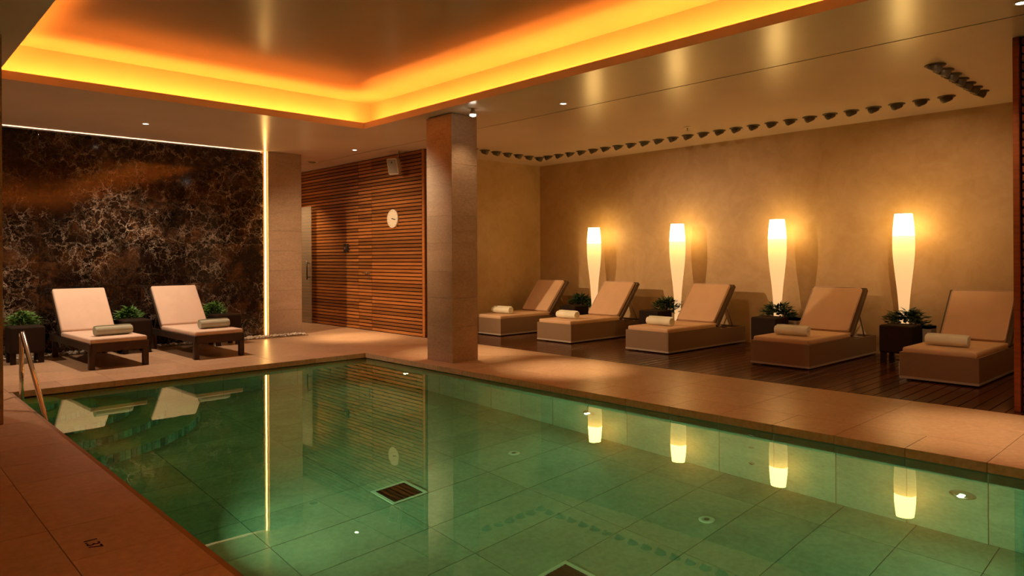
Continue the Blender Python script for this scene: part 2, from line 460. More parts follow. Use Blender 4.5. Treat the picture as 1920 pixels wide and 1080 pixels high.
# curved entry steps, concentric about the far left corner, mosaic risers
SCX, SCY = PX0, 8.10
def step(r, ztop, zbot):
    bm = bmesh.new(); a0, a1 = -PI / 2, math.asin(min(1, (WY1 - SCY) / r))
    n = max(10, int(r * 22)); top = []; bot = []
    pts = [(WX0, SCY - r)] + [(SCX + r * math.cos(a0 + (a1 - a0) * k / n), SCY + r * math.sin(a0 + (a1 - a0) * k / n)) for k in range(n + 1)]
    pts += [(WX0, WY1)]
    top = [bm.verts.new((x, y, ztop)) for x, y in pts]; bot = [bm.verts.new((x, y, zbot)) for x, y in pts]
    bm.faces.new(top); bm.faces.new(bot[::-1])
    for i in range(len(pts)):
        j = (i + 1) % len(pts); bm.faces.new((top[i], bot[i], bot[j], top[j]))
    s = obj('pool_step', bm, POOLTILE, pool)
    w = 0.052; cnt = int(r * (a1 - a0) / w)
    key = ('mosaic', round(ztop - zbot, 3))
    if key not in _cache:
        _cache[key] = mesh_of('mosaic_tile', boxes((-0.002, 0.008, -w / 2 + 0.003, w / 2 - 0.003, zbot - ztop + 0.01, -0.012)))
        _cache[key].materials.append(MOSAIC)
    for k in range(cnt):
        a = a0 + (k + 0.5) * (a1 - a0) / cnt
        t = obj('mosaic_tile', _cache[key], None, s, (SCX + r * math.cos(a), SCY + r * math.sin(a), ztop)); t.rotation_euler = (0, 0, a)
zt = [-0.145, -0.385, -0.625, -0.865, -1.105]
for k, r in enumerate((0.38, 0.69, 1.00, 1.31, 1.62)):
    step(r, zt[k], zt[k + 1] if k < 4 else ZF)
# grates in the pool floor
def grate(x0, x1, y0, y1):
    t = empty('floor_grate', ((x0 + x1) / 2, (y0 + y1) / 2, ZF)); a, b = (x1 - x0) / 2, (y1 - y0) / 2
    obj('grate_frame', boxes((-a, a, -b, -b + 0.025, 0, 0.012), (-a, a, b - 0.025, b, 0, 0.012), (-a, -a + 0.025, -b + 0.025, b - 0.025, 0, 0.012), (a - 0.025, a, -b + 0.025, b - 0.025, 0, 0.012)), WHITE, t)
    obj('grate_well', boxes((-a + 0.025, a - 0.025, -b + 0.025, b - 0.025, 0.0005, 0.003)), BLACK, t)
    n = 9
    for k in range(n):
        x = -a + 0.025 + (k + 0.5) * (2 * a - 0.05) / n
        obj('grate_bar', boxes((x - 0.005, x + 0.005, -b + 0.026, b - 0.026, 0.003, 0.009)), BLACK, t)
    return t
tag(grate(2.90, 3.215, 4.335, 4.645), 'dark square grate in the pool floor seen fully below the clock reflection', 'grate')
tag(grate(2.915, 3.23, 2.63, 2.945), 'dark square grate in the pool floor cut off by the lower picture edge', 'grate')
def inlet(x, y, label):
    t = empty('floor_inlet', (x, y, ZF))
    bm = bmesh.new(); lathe(bm, [(0.055, 0), (0.055, 0.008), (0.045, 0.014), (0.03, 0.016), (0.028, 0.012)], 20)
    obj('inlet_cover', bm, WHITE, t, smooth=True)
    obj('inlet_boss', lathe(bmesh.new(), [(0.018, 0.012), (0.018, 0.02), (0.01, 0.022)], 12), STEEL, t)
    tag(t, label, 'inlet')
inlet(4.31, 2.61, 'round white inlet in the pool floor near the right pool wall')
inlet(4.28, 4.51, 'round white inlet in the pool floor near the pillar reflection')
for z in (-0.28, -0.61, -1.0):
    bm = lathe(bmesh.new(), [(0.026, 0), (0.026, 0.006), (0.014, 0.01), (0.012, 0.004)], 14)
    xform(bm, Matrix.Rotation(-PI / 2, 4, 'Y'))
    obj('wall_nozzle', bm, STEEL, pool, (WX1, 2.72, z))
def pool_lamp(x, y, face, label, power, spread=170):
    t = empty('underwater_light', (x, y, -0.64))
    R = Matrix.Rotation(face * PI / 2, 4, 'Y')
    bm = bmesh.new(); lathe(bm, [(0.075, 0), (0.075, 0.01), (0.06, 0.02), (0.048, 0.02), (0.045, 0.012)], 24)
    obj('bezel', xform(bm, R), STEEL, t, smooth=False)
    bm = bmesh.new(); lathe(bm, [(0.018, 0.012), (0.016, 0.018), (0.008, 0.022)], 20)
    obj('lens', xform(bm, R), POOLBULB, t)
    ld = bpy.data.lights.new('underwater_lamp', 'AREA'); ld.shape = 'DISK'; ld.size = 0.036; ld.energy = power; ld.color = (0.86, 1.0, 0.82)
    ld.spread = math.radians(spread)
    lo = bpy.data.objects.new('underwater_lamp', ld); COL.objects.link(lo); lo.parent = t
    lo.location = (face * 0.05, 0, 0)
    lo.rotation_euler = (0, -face * PI / 2, 0)
    tag(t, label, 'pool light', 'round underwater lights in the pool walls')
pool_lamp(WX1, 1.283, -1, 'brightest round underwater light in the right pool wall near the picture edge', POOL_LIGHT)
pool_lamp(WX1, 4.376, -1, 'round underwater light in the right pool wall left of the first lamp reflection', POOL_LIGHT)
pool_lamp(WX1, 7.36, -1, 'round underwater light in the right pool wall near the far pool corner', POOL_LIGHT)
pool_lamp(WX0, 1.283, 1, 'added unseen underwater light low in the near pool wall by the camera', POOL_LIGHT * 4.8, 105)  # unseen lamp added to brighten the opposite pool wall
pool_lamp(WX0, 4.376, 1, 'added unseen underwater light in the near pool wall by the depth figure', POOL_LIGHT * 4.8, 105)  # another added lamp, out of view, filling the right pool wall with light
pool_lamp(WX0, -1.8, 1, 'added unseen underwater light in the near pool wall beyond the picture', POOL_LIGHT * 3, 110)  # added out of view to even out the light in the basin
water = obj('pool_water', boxes((WX0, WX1, WY0, WY1, ZW, ZW + 0.0001)), WATER)
# a single sheet: keep only the upper face
bm = bmesh.new(); vs = [bm.verts.new(p) for p in ((WX0, WY0, ZW), (WX1, WY0, ZW), (WX1, WY1, ZW), (WX0, WY1, ZW))]; bm.faces.new(vs)
water.data = mesh_of('pool_water', bm); water.data.materials.append(WATER)
water['kind'] = 'stuff'; tag(water, 'still green water filling the swimming pool', 'water')

# handrail at the steps
hr = empty('pool_handrail', (1.21, 8.08, -0.385))
P0 = Vector((0, 0, 0.0))
def arc(c, r, a0, a1, n):
    return [(0, c[0] + r * math.cos(a0 + (a1 - a0) * k / n), c[1] + r * math.sin(a0 + (a1 - a0) * k / n)) for k in range(n + 1)]
zt0 = 0.385 + 0.60
obj('rail_post', tube(bmesh.new(), [(0, 0, 0), (0, 0, 0.5), (0, 0, zt0 - 0.04)], 0.02, 14), CHROME, hr, smooth=True)
bm = bmesh.new()
tube(bm, [(0, 0, zt0 - 0.04), (0, -0.006, zt0 - 0.012), (0, -0.026, zt0), (0, -0.06, zt0 - 0.018), (0, -0.5, zt0 - 0.275), (0, -1.06, zt0 - 0.605), (0, -1.10, zt0 - 0.66), (0, -1.105, zt0 - 0.75), (0, -1.105, -0.24)], 0.02, 14)
obj('rail', bm, CHROME, hr, smooth=True)
obj('flange', lathe(bmesh.new(), [(0.045, 0), (0.045, 0.012), (0.025, 0.02)], 18), CHROME, hr, (0, 0, 0))
obj('collar', lathe(bmesh.new(), [(0.026, 0), (0.028, 0.01), (0.028, 0.04), (0.026, 0.05)], 18), CHROME, hr, (0, -1.105, zt0 - 0.72))
obj('flange', lathe(bmesh.new(), [(0.045, 0), (0.045, 0.012), (0.025, 0.02)], 18), CHROME, hr, (0, -1.105, -0.24))
tag(hr, 'polished steel handrail sloping into the pool beside the curved steps', 'handrail')

# ------------------------------------------------------------------ walls
struct(obj('wall_left', boxes((XL - 0.2, XL, YN - 0.2, 14.6, -0.3, 3.7)), PLASTER))
struct(obj('wall_near', boxes((XL - 0.2, XR + 0.2, YN - 0.2, YN, -0.3, 3.7)), PLASTER))
struct(obj('wall_lounge', boxes((XR, XR + 0.2, YN, 9.9, -0.3, 3.3)), PLASTER), 'mottled ochre plaster wall behind the loungers and lamps')
struct(obj('wall_lounge_end', boxes((XS + 0.12, XR, YE, YE + 0.2, -0.3, 3.3)), PLASTER), 'ochre plaster return wall left of the lounger row')
struct(obj('wall_lounge_near', boxes((7.05, XR, 1.08, 1.22, -0.3, 3.3)), PLASTER))
struct(obj('wall_corridor_end', boxes((5.64, 7.2, 14.4, 14.6, -0.3, 3.3)), PLASTER))
# marble feature wall, slabs with fine joints
mw = struct(obj('wall_marble', boxes((XL, 5.0, YM + 0.035, YM + 0.4, -0.3, 2.97), (XL, 5.0, YM + 0.10, YM + 0.4, 2.97, 3.3)), DARKGAP), 'polished dark brown marble wall with pale veins')
zj = [0.0, 0.31, 0.92, 1.53, 2.14, 2.75, 3.03]
for a, b in spans(XL + 0.005, 5.005, grid(1.26, 0.627, -9, 9)):
    for c, d in zip(zj, zj[1:]):
        piece('marble_slab', MARBLE, mw, a + 0.001, b - 0.001, YM, YM + 0.03, c + 0.001, d - 0.001)
# pale stone pier between marble and corridor
pier = struct(obj('wall_pier', boxes((5.07, 5.64, 11.21, 14.5, -0.3, 3.3), (5.0, 5.07, 11.30, 14.5, -0.3, 3.3)), GROUT), 'limestone pier beside the lit seam')
pj = [0, 0.43, 0.76, 1.09, 1.42, 1.75, 2.40, ZC - 0.002]
for c, d in zip(pj, pj[1:]):
    piece('cladding_stone', PILLAR, pier, 5.062, 5.648, 11.19, 11.21, c + 0.001, d - 0.001)
    piece('cladding_stone', PILLAR, pier, 5.64, 5.66, 11.21, 14.39, c + 0.001, d - 0.001)
# light seam
ls = obj('led_seam_light', boxes((5.022, 5.040, 11.226, 11.24, 0.03, ZC - 0.01)), LED_LINE)
tag(ls, 'glowing vertical light strip between marble wall and stone pier', 'light strip')
lt = obj('led_top_light', boxes((XL + 0.01, 5.0, YM + 0.05, YM + 0.07, 2.975, 2.99)), LED_TOP)
tag(lt, 'thin light line along the top of the marble wall', 'light strip')

# pillars: blocks of limestone
def pillar(name, x0, x1, y0, y1, label):
    p = struct(obj(name, boxes((x0 + 0.02, x1 - 0.02, y0 + 0.02, y1 - 0.02, 0, ZC)), GROUT), label)
    js = [0, 0.435, 0.79, 1.12, 1.47, 1.81, 2.44, ZC - 0.012]
    for c, d in zip(js, js[1:]):
        piece('cladding_stone', PILLAR, p, x0, x0 + 0.02, y0, y1, c + 0.001, d - 0.001)
        piece('cladding_stone', PILLAR, p, x1 - 0.02, x1, y0, y1, c + 0.001, d - 0.001)
        piece('cladding_stone', PILLAR, p, x0 + 0.02, x1 - 0.02, y0, y0 + 0.02, c + 0.001, d - 0.001)
        piece('cladding_stone', PILLAR, p, x0 + 0.02, x1 - 0.02, y1 - 0.02, y1, c + 0.001, d - 0.001)
pillar('wall_pillar_pool', 5.37, 5.775, 6.735, 7.245, 'square limestone pillar at the far pool corner')
pillar('wall_pillar_left', 0.475, 0.89, 6.735, 7.33, 'limestone pillar at the left picture edge')

# ------------------------------------------------------------------ slatted walls
sw = struct(obj('wall_slatted', boxes((XS + 0.03, XS + 0.12, 9.22, 14.4, 0, ZC), (XS + 0.12, XS + 0.3, 9.8, 14.4, 0, ZC)), SLATDARK), 'cedar slat wall with hidden door, clock and speaker')
PITCH = 0.0612
nsl = int(ZC / PITCH)
for k in range(nsl + 1):
    z0 = 0.006 + k * PITCH; z1 = min(z0 + 0.045, ZC - 0.004)
    if z1 - z0 < 0.02: continue
    piece('slat', SLAT, sw, XS, XS + 0.03, 11.30, 14.39, z0, z1, 0.003)
    piece('slat', SLAT, sw, XS, XS + 0.03, 10.852, 11.295, z0, z1, 0.003)
    if z0 > 2.42:
        piece('slat', SLAT, sw, XS, XS + 0.03, 9.325, 10.85, z0, z1, 0.003)
    piece('return_slat', SLAT, sw, XS + 0.02, XS + 0.12, 9.196, 9.22, z0, z1, 0.003)
d1 = struct(obj('door_1', boxes((XS + 0.018, XS + 0.03, 9.33, 10.845, 0.004, 2.44)), SLATDARK), 'slatted cedar door flush with the wall below the clock')
for k in range(int(2.42 / PITCH) + 1):
    z0 = 0.006 + k * PITCH
    if z0 > 2.42: break
    piece('door_slat', SLAT, d1, XS - 0.004, XS + 0.018, 9.335, 10.838, z0, z0 + 0.045, 0.003)
piece('corner_post', SLAT, sw, XS - 0.012, XS + 0.03, 9.255, 9.32, 0, ZC - 0.002, 0.003)
bm = bmesh.new(); lathe(bm, [(0.034, 0), (0.034, 0.010), (0.015, 0.014), (0.015, 0.05)], 18); xform(bm, Matrix.Rotation(-PI / 2, 4, 'Y'))
hd = obj('door_handle', bm, CHROME, d1, (XS, 10.93, 1.03), smooth=False)
obj('lever', tube(bmesh.new(), [(-0.045, 0, 0), (-0.05, 0.04, 0), (-0.05, 0.14, -0.004)], 0.013, 10), CHROME, hd, smooth=True)
obj('lock_rose', xform(lathe(bmesh.new(), [(0.022, 0), (0.022, 0.006), (0.008, 0.008)], 16), Matrix.Rotation(-PI / 2, 4, 'Y')), CHROME, hd, (0, 0, -0.09))
# glass door in the corridor
gd = struct(obj('door_2', boxes((6.72, 6.73, 12.90, 13.75, 0.01, 2.33)), GLASS), 'frosted glass door at the corridor end')
gh = obj('pull_handle', tube(bmesh.new(), [(0, 0, -0.19), (0, 0, 0.19)], 0.014, 12), DARKMETAL, gd, (6.66, 12.97, 1.06), smooth=True)
for s in (-0.14, 0.14):
    obj('handle_stud', tube(bmesh.new(), [(0, 0, 0), (0.06, 0, 0)], 0.009, 8), DARKMETAL, gh, (0, 0, s))

# screen at the right picture edge
scw = struct(obj('wall_screen', boxes((6.99, 7.05, YN, YS - 0.02, 0, ZC)), SLATDARK), 'red cedar slat screen at the right picture edge')
for k in range(nsl + 1):
    z0 = 0.012 + k * 0.0695; z1 = min(z0 + 0.05, ZC - 0.004)
    if z1 - z0 < 0.02: continue
    piece('slat', SCREEN, scw, 6.955, 6.99, YN + 0.01, YS - 0.06, z0, z1, 0.003)
piece('end_post', SCREEN, scw, 6.935, 7.06, YS - 0.046, YS, 0, ZC - 0.002, 0.004)

# ------------------------------------------------------------------ ceiling with lit recess
CT = ZC + 0.085
SG = 6.335
LZ = ZC + 0.022                   # top of the ledge inside the recess
rx0_, rx1_, ry0_, ry1_ = CX0 - 0.27, CX1 + 0.27, CY0 - 0.27, CY1 + 0.27
ceil = struct(obj('ceiling', boxes(
    (XL, rx0_, YN, 14.5, ZC, CT), (rx0_, rx1_, YN, ry0_, ZC, CT), (rx0_, rx1_, ry1_, 14.5, ZC, CT),
    (rx1_, SG - 0.011, YN, 14.5, ZC, CT), (SG + 0.011, XR, YN, 14.5, ZC, CT),
    (rx0_, CX0, ry0_, ry1_, ZC, LZ), (CX1, rx1_, ry0_, ry1_, ZC, LZ), (CX0, CX1, ry0_, CY0, ZC, LZ), (CX0, CX1, CY1, ry1_, ZC, LZ),
    (CX0 - 0.02, CX0, CY0 - 0.02, CY1 + 0.02, LZ, CT), (CX1, CX1 + 0.02, CY0 - 0.02, CY1 + 0.02, LZ, CT),
    (CX0, CX1, CY0 - 0.02, CY0, LZ, CT), (CX0, CX1, CY1, CY1 + 0.02, LZ, CT)), CEIL), 'satin low ceiling around the lit recess')
obj('groove_shade_fill', boxes((SG - 0.0105, SG + 0.0105, YN, 14.4, ZC + 0.006, CT)), DARKGAP, ceil)  # near-black fill stands in for the shade inside the groove
RB, RZ = 0.27, 3.485
rx0, rx1, ry0, ry1 = CX0 - RB, CX1 + RB, CY0 - RB, CY1 + RB
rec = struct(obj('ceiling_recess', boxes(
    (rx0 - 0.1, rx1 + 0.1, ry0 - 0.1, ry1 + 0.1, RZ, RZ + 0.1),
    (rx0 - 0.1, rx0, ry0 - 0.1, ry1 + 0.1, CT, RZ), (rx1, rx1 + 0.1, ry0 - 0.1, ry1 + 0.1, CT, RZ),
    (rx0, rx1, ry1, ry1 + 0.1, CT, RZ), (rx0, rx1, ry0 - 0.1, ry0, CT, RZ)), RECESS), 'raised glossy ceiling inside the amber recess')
q = 0.06
for nm, b in (('right', (CX1 + q, CX1 + q + 0.03, CY0, CY1 + q, LZ + 0.004, LZ + 0.022)),
              ('far', (CX0, CX1, CY1 + q, CY1 + q + 0.03, LZ + 0.004, LZ + 0.022)),
              ('left', (CX0 - q - 0.03, CX0 - q, CY0, CY1 + q, LZ + 0.004, LZ + 0.022)),
              ('near', (CX0, CX1, CY0 - q - 0.03, CY0 - q, LZ + 0.004, LZ + 0.022))):
    o = obj('cove_light', boxes(b), LED_COVE)
    tag(o, {'right': 'amber light strip hidden in the right side of the ceiling recess', 'far': 'amber light strip hidden in the far side of the ceiling recess',
            'left': 'amber light strip hidden in the left side of the ceiling recess', 'near': 'amber light strip hidden in the near side of the ceiling recess'}[nm], 'light strip', 'amber strips in the ceiling recess')

# ------------------------------------------------------------------ ceiling fittings
def spot(parent, loc, target, energy, angle, blend=0.6, col=WARM, r=0.03, name='spot_lamp'):
    ld = bpy.data.lights.new(name, 'SPOT'); ld.energy = energy; ld.spot_size = math.radians(angle); ld.spot_blend = blend
    ld.color = col; ld.shadow_soft_size = r
    lo = bpy.data.objects.new(name, ld); COL.objects.link(lo)
    lo.location = Vector(loc) - Vector(parent.location)
    lo.rotation_euler = (Vector(target) - Vector(loc)).to_track_quat('-Z', 'Y').to_euler()
    lo.parent = parent
    return lo
def downlight(x, y, label, energy, angle=60, target=None, col=WARM):
    t = empty('recessed_downlight', (x, y, ZC))
    obj('trim_ring', lathe(bmesh.new(), [(0.034, -0.001), (0.036, -0.006), (0.048, -0.005), (0.05, 0.0)], 24, cap=False), WHITE, t, smooth=True)
    obj('bulb', lathe(bmesh.new(), [(0.034, -0.001), (0.03, -0.004), (0.012, -0.008)], 20), BULB, t)
    tag(t, label, 'downlight')
    if energy: spot(t, (x, y, ZC - 0.03), target or (x, y, 0), energy, angle, 1.0 if angle < 60 else 0.6, col=col)
    return t
dl1 = downlight(2.856, 9.98, 'small bright downlight above the two loungers by the marble', SPOT_FLOOR * 2.4, 130, col=(1.0, 0.70, 0.46))
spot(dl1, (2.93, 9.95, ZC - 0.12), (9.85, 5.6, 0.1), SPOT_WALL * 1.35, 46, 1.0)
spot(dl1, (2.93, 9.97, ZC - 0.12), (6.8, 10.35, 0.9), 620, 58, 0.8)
dl2 = downlight(6.051, 10.122, 'small bright downlight in front of the slatted wall', SPOT_FLOOR * 4.0, 36)
dl3 = downlight(6.03, 7.35, 'downlight hidden behind the pillar', SPOT_FLOOR * 3.4, 40)
spot(dl3, (6.06, 7.35, ZC - 0.06), (8.6, 7.9, 0.35), 90, 62, 0.9)  # extra beam added to light the left loungers from above
dl4 = downlight(6.025, 5.49, 'small bright downlight right of the pillar over the pool edge', SPOT_FLOOR * 4.0, 34)
spot(dl4, (6.06, 5.46, ZC - 0.06), (8.7, 4.7, 0.3), 80, 52, 0.9)  # added second beam, gives the right-hand loungers their top light
dl5 = downlight(6.027, 1.127, 'downlight at the top right picture corner', SPOT_FLOOR * 3.5, 42)
spot(dl5, (6.06, 1.5, ZC - 0.06), (8.6, 2.3, 0.3), 80, 56, 0.9)
spot(dl5, (6.06, 1.5, ZC - 0.06), (9.85, 2.75, 1.8), 230, 40, 1.0)
dl7 = downlight(0.30, 9.98, 'downlight by the marble wall left of the pillar', SPOT_FLOOR * 1.4, 130, col=(1.0, 0.70, 0.46))
dl6 = downlight(5.98, 13.15, 'corridor downlight hidden behind the stone pier', SPOT_FLOOR * 1.6, 110)
# adjustable spot beside the pillar
asp = empty('adjustable_spot', (5.43, 6.40, ZC))
obj('bulb', lathe(bmesh.new(), [(0.018, -0.095), (0.036, -0.088), (0.038, -0.07)], 18), BULB, asp)
obj('housing', lathe(bmesh.new(), [(0.038, -0.07), (0.04, -0.06), (0.03, -0.03), (0.02, -0.012), (0.02, 0.0)], 18, cap=False), STEEL, asp, smooth=True)
tag(asp, 'bright bulb spotlight on the ceiling against the pillar', 'spotlight')
spot(asp, (5.43, 6.40, ZC - 0.11), (5.72, 6.80, 1.2), 16, 80, 0.8)

def eyeball_proto():
    t = empty('eyeball_spotlight', (0, 0, ZC))
    obj('flange', lathe(bmesh.new(), [(0.05, -0.012), (0.088, -0.008), (0.09, -0.002), (0.088, 0.0)], 20, cap=False), EYEBALL, t, smooth=True)
    # scooped half bowl hanging from the flange, open towards -X
    bm = bmesh.new(); n, m_ = 20, 6; rings = []
    for i in range(m_ + 1):
        a = i / m_ * PI / 2
        rings.append([])
        for k in range(n):
            th = 2 * PI * k / n
            rr = 0.066 * math.cos(a)
            zz = -0.012 - 0.075 * math.sin(a)
            x, y = rr * math.cos(th), rr * math.sin(th)
            # cut the bowl by a slanted plane
            zz = max(zz, -0.020 - 0.9 * (0.07 - x) * 0.62)
            rings[-1].append(bm.verts.new((x, y, zz)))
    for a, b in zip(rings, rings[1:]):
        for k in range(n): bm.faces.new((a[k], a[(k + 1) % n], b[(k + 1) % n], b[k]))
    bm.faces.new(rings[-1])
    bowl = obj('scoop_bowl', bm, EYEBALL, t, smooth=False)
    smooth_by_angle(bowl, 35)
    return t
eb = eyeball_proto()
used = [False]
def put_eye(x, y, rz, label, group):
    o = eb if not used[0] else copy_tree(eb); used[0] = True
    o.location = (x, y, ZC); o.rotation_euler = (0, 0, rz)
    tag(o, label, 'spotlight', group)
ORD = ['', 'second ', 'third ', 'fourth ', 'fifth ', 'sixth ', 'seventh ', 'eighth ', 'ninth ', 'tenth ', 'eleventh ', 'twelfth ', 'thirteenth ']
def nth(k, rest): return ('small dark eyeball spotlight, ' + (ORD[k] if k else 'first ') + rest)
for k in range(25):
    put_eye(8.95 - 0.003 * (k - 13) * -0.0, 8.52 - 0.2563 * k, -0.35, nth(k, 'from the left end of the long ceiling row') if k < 13 else nth(24 - k, 'from the right end of the long ceiling row'), 'eyeball spotlights in the long row')
for k in range(7):
    put_eye(7.40 + 0.2575 * k, 2.05 - 0.0, PI / 2, nth(k, 'from the upper end of the short right row'), 'eyeball spotlights in the right short row')
for k in range(7):
    put_eye(7.42 + 0.2575 * k, 8.75, PI / 2, nth(k, 'from the pillar in the short ceiling row at the left'), 'eyeball spotlights in the left short row')
sp = empty('sprinkler_head', (8.374, 5.337, ZC))
obj('escutcheon', lathe(bmesh.new(), [(0.045, 0), (0.044, -0.008), (0.015, -0.014), (0.012, -0.03)], 18), WHITE, sp)
obj('deflector', lathe(bmesh.new(), [(0.006, -0.03), (0.006, -0.05), (0.028, -0.052), (0.028, -0.056)], 16), STEEL, sp)
tag(sp, 'small sprinkler head above the spotlight row', 'sprinkler')
vt = empty('ceiling_vent', (6.198, 11.855, ZC))
obj('vent_ring', lathe(bmesh.new(), [(0.11, 0), (0.105, -0.012), (0.08, -0.012), (0.08, -0.004)], 24, cap=False), WHITE, vt, smooth=True)
obj('vent_disc', lathe(bmesh.new(), [(0.068, -0.004), (0.068, -0.016), (0.05, -0.02)], 24), DARKMETAL, vt)
tag(vt, 'round ceiling vent at the corridor mouth', 'vent')

# ------------------------------------------------------------------ fittings on the slatted wall
ck = empty('wall_clock', (XS - 0.004, 10.137, 1.964))
RY = Matrix.Rotation(-PI / 2, 4, 'Y')
obj('case', xform(lathe(bmesh.new(), [(0.155, 0), (0.158, 0.012), (0.158, 0.032), (0.150, 0.038), (0.146, 0.030)], 40, cap=False), RY), WHITE, ck, smooth=True)
obj('dial', xform(lathe(bmesh.new(), [(0.148, 0.002), (0.148, 0.028)], 40), RY), WHITE, ck)
for h in range(12):
    a = h * PI / 6
    bm = boxes((-0.0295, -0.0275, -0.0025, 0.0025, 0.122, 0.136)); xform(bm, Matrix.Rotation(a, 4, 'X')); obj('hour_mark', bm, BLACK, ck)
def hand(nm, ang, ln, w, off):
    bm = boxes((-off - 0.002, -off, -w, w, -0.02, ln)); xform(bm, Matrix.Rotation(ang, 4, 'X')); obj(nm, bm, BLACK, ck)
hand('hour_hand', math.radians(108), 0.07, 0.005, 0.032)
hand('minute_hand', math.radians(100), 0.11, 0.0035, 0.035)
obj('hub', xform(lathe(bmesh.new(), [(0.009, 0.028), (0.009, 0.040)], 14), RY), BLACK, ck)
tag(ck, 'round white wall clock on the slatted wall', 'clock')

spk = empty('loudspeaker', (6.62, 9.80, 2.82))
Rs = Matrix.Rotation(math.radians(-52), 4, 'Z') @ Matrix.Rotation(math.radians(14), 4, 'Y')
def rot_obj(o): o.matrix_local = Rs.copy(); return o
bm = bmesh.new()
a = [(-0.085, -0.1, -0.135), (-0.085, 0.1, -0.135), (-0.085, 0.1, 0.135), (-0.085, -0.1, 0.135)]
b = [(0.085, -0.06, -0.105), (0.085, 0.06, -0.105), (0.085, 0.06, 0.105), (0.085, -0.06, 0.105)]
va = [bm.verts.new(p) for p in a]; vb = [bm.verts.new(p) for p in b]
bm.faces.new(va); bm.faces.new(vb[::-1])
for k in range(4): bm.faces.new((va[k], vb[k], vb[(k + 1) % 4], va[(k + 1) % 4]))
bmesh.ops.bevel(bm, geom=list(bm.edges), offset=0.01, segments=2, affect='EDGES')
Rs = Matrix.Rotation(math.radians(22), 4, 'Z') @ Matrix.Rotation(math.radians(-16), 4, 'Y')
rot_obj(obj('cabinet', bm, WHITE, spk))
rot_obj(obj('grille', boxes((-0.089, -0.084, -0.082, 0.082, -0.117, 0.117)), GREYMESH, spk))
bm = boxes((-0.091, -0.0885, -0.012, 0.012, 0.055, 0.08)); rot_obj(obj('badge', bm, BLACK, spk))
obj('bracket', tube(bmesh.new(), [(0.03, -0.02, 0.09), (0.05, -0.04, 0.16), (0.05, -0.04, 0.243)], 0.010, 8), STEEL, spk, smooth=True)
tag(spk, 'white loudspeaker hanging on a bracket high on the slatted wall', 'speaker')

th = empty('control_panel', (XS, 11.717, 1.484))
obj('plate', boxes((-0.022, 0.0, -0.075, 0.075, -0.075, 0.075)), BLACK, th)
obj('dial_knob', xform(lathe(bmesh.new(), [(0.03, 0.022), (0.028, 0.04)], 16), RY), STEEL, th)
for z in (-0.035, 0.035):
    obj('hook', tube(bmesh.new(), [(-0.012, -0.075, z), (-0.012, -0.13, z)], 0.008, 8), DARKMETAL, th)
tag(th, 'small black control plate on the slatted wall', 'control panel')

# ------------------------------------------------------------------ loungers of the lounge bay
def make_box_lounger():
    t = empty('box_lounger', (0, 0, 0))
    L, W, H = 1.92, 0.355, 0.285
    bm = boxes((0, 0.03, -W, W, 0.04, H), (0.03, 1.25, -W, -W + 0.03, 0.04, H), (0.03, 1.25, W - 0.03, W, 0.04, H),
               (1.25, L - 0.03, -W, -W + 0.03, 0.04, H - 0.035), (1.25, L - 0.03, W - 0.03, W, 0.04, H - 0.035),
               (L - 0.03, L, -W, W, 0.04, H - 0.035), (0.03, 1.22, -W + 0.03, W - 0.03, H - 0.045, H - 0.012), (0.03, L - 0.03, -W + 0.03, W - 0.03, 0.05, 0.07))
    obj('wicker_base', bm, WICKER, t)
    obj('plinth_trim', boxes((-0.003, L + 0.003, -W - 0.003, W + 0.003, 0.018, 0.04)), PALETRIM, t, label='pale strip round the foot of the base')
    for x in (0.12, L - 0.12):
        for y in (-W + 0.1, W - 0.1):
            obj('foot', lathe(bmesh.new(), [(0.025, 0), (0.025, 0.018)], 12), BLACK, t, (x, y, 0))
    s = bevelled(0.015, 1.2, -W + 0.02, W - 0.02, H - 0.012, H + 0.052, 0.022, 4)
    smooth_by_angle(obj('seat_cushion', s, CUSHION, t), 50)
    ang = math.radians(50)
    Rb = Matrix.Translation((1.17, 0, H + 0.01)) @ Matrix.Rotation(-ang, 4, 'Y')
    fr = bevelled(0.0, 0.745, -W + 0.003, W - 0.003, -0.045, 0.016, 0.008, 2)
    obj('back_frame', xform(fr, Rb), WICKERB, t)
    cu = bevelled(0.03, 0.708, -W + 0.042, W - 0.042, 0.012, 0.068, 0.022, 4)
    bc = smooth_by_angle(obj('back_cushion', xform(cu, Rb), CUSHION, t), 50)
    pts = []
    a, b_, c_, d_, rr = 0.035, 0.703, -W + 0.047, W - 0.047, 0.03
    for (cx_, cy_, s0) in ((b_ - rr, d_ - rr, 0), (a + rr, d_ - rr, 1), (a + rr, c_ + rr, 2), (b_ - rr, c_ + rr, 3)):
        for k in range(5):
            an = s0 * PI / 2 + k * PI / 8
            pts.append((cx_ + rr * math.cos(an), cy_ + rr * math.sin(an), 0.066))
    pts.append(pts[0])
    obj('piping', xform(tube(bmesh.new(), pts, 0.0045, 6), Rb), CUSHIONL, bc, smooth=True)
    for y in (-W + 0.05, W - 0.05):
        p = Rb @ Vector((0.44, y, -0.035))
        obj('back_strut', tube(bmesh.new(), [p, (1.67, y, 0.235)], 0.008, 8), STEEL, t, smooth=True)
    obj('strut_bar', tube(bmesh.new(), [(1.67, -W + 0.03, 0.235), (1.67, W - 0.03, 0.235)], 0.008, 8), STEEL, t, smooth=True)
    return t
GL = 'wicker box loungers in the lounge bay'
LB = ['wicker box lounger farthest left, half hidden by the pillar', 'wicker box lounger second from the pillar, in front of the first lamp',
      'middle wicker box lounger with its side and back strut in full view', 'wicker box lounger between the two right-hand lamps',
      'nearest wicker box lounger, cut by the cedar screen at the right']
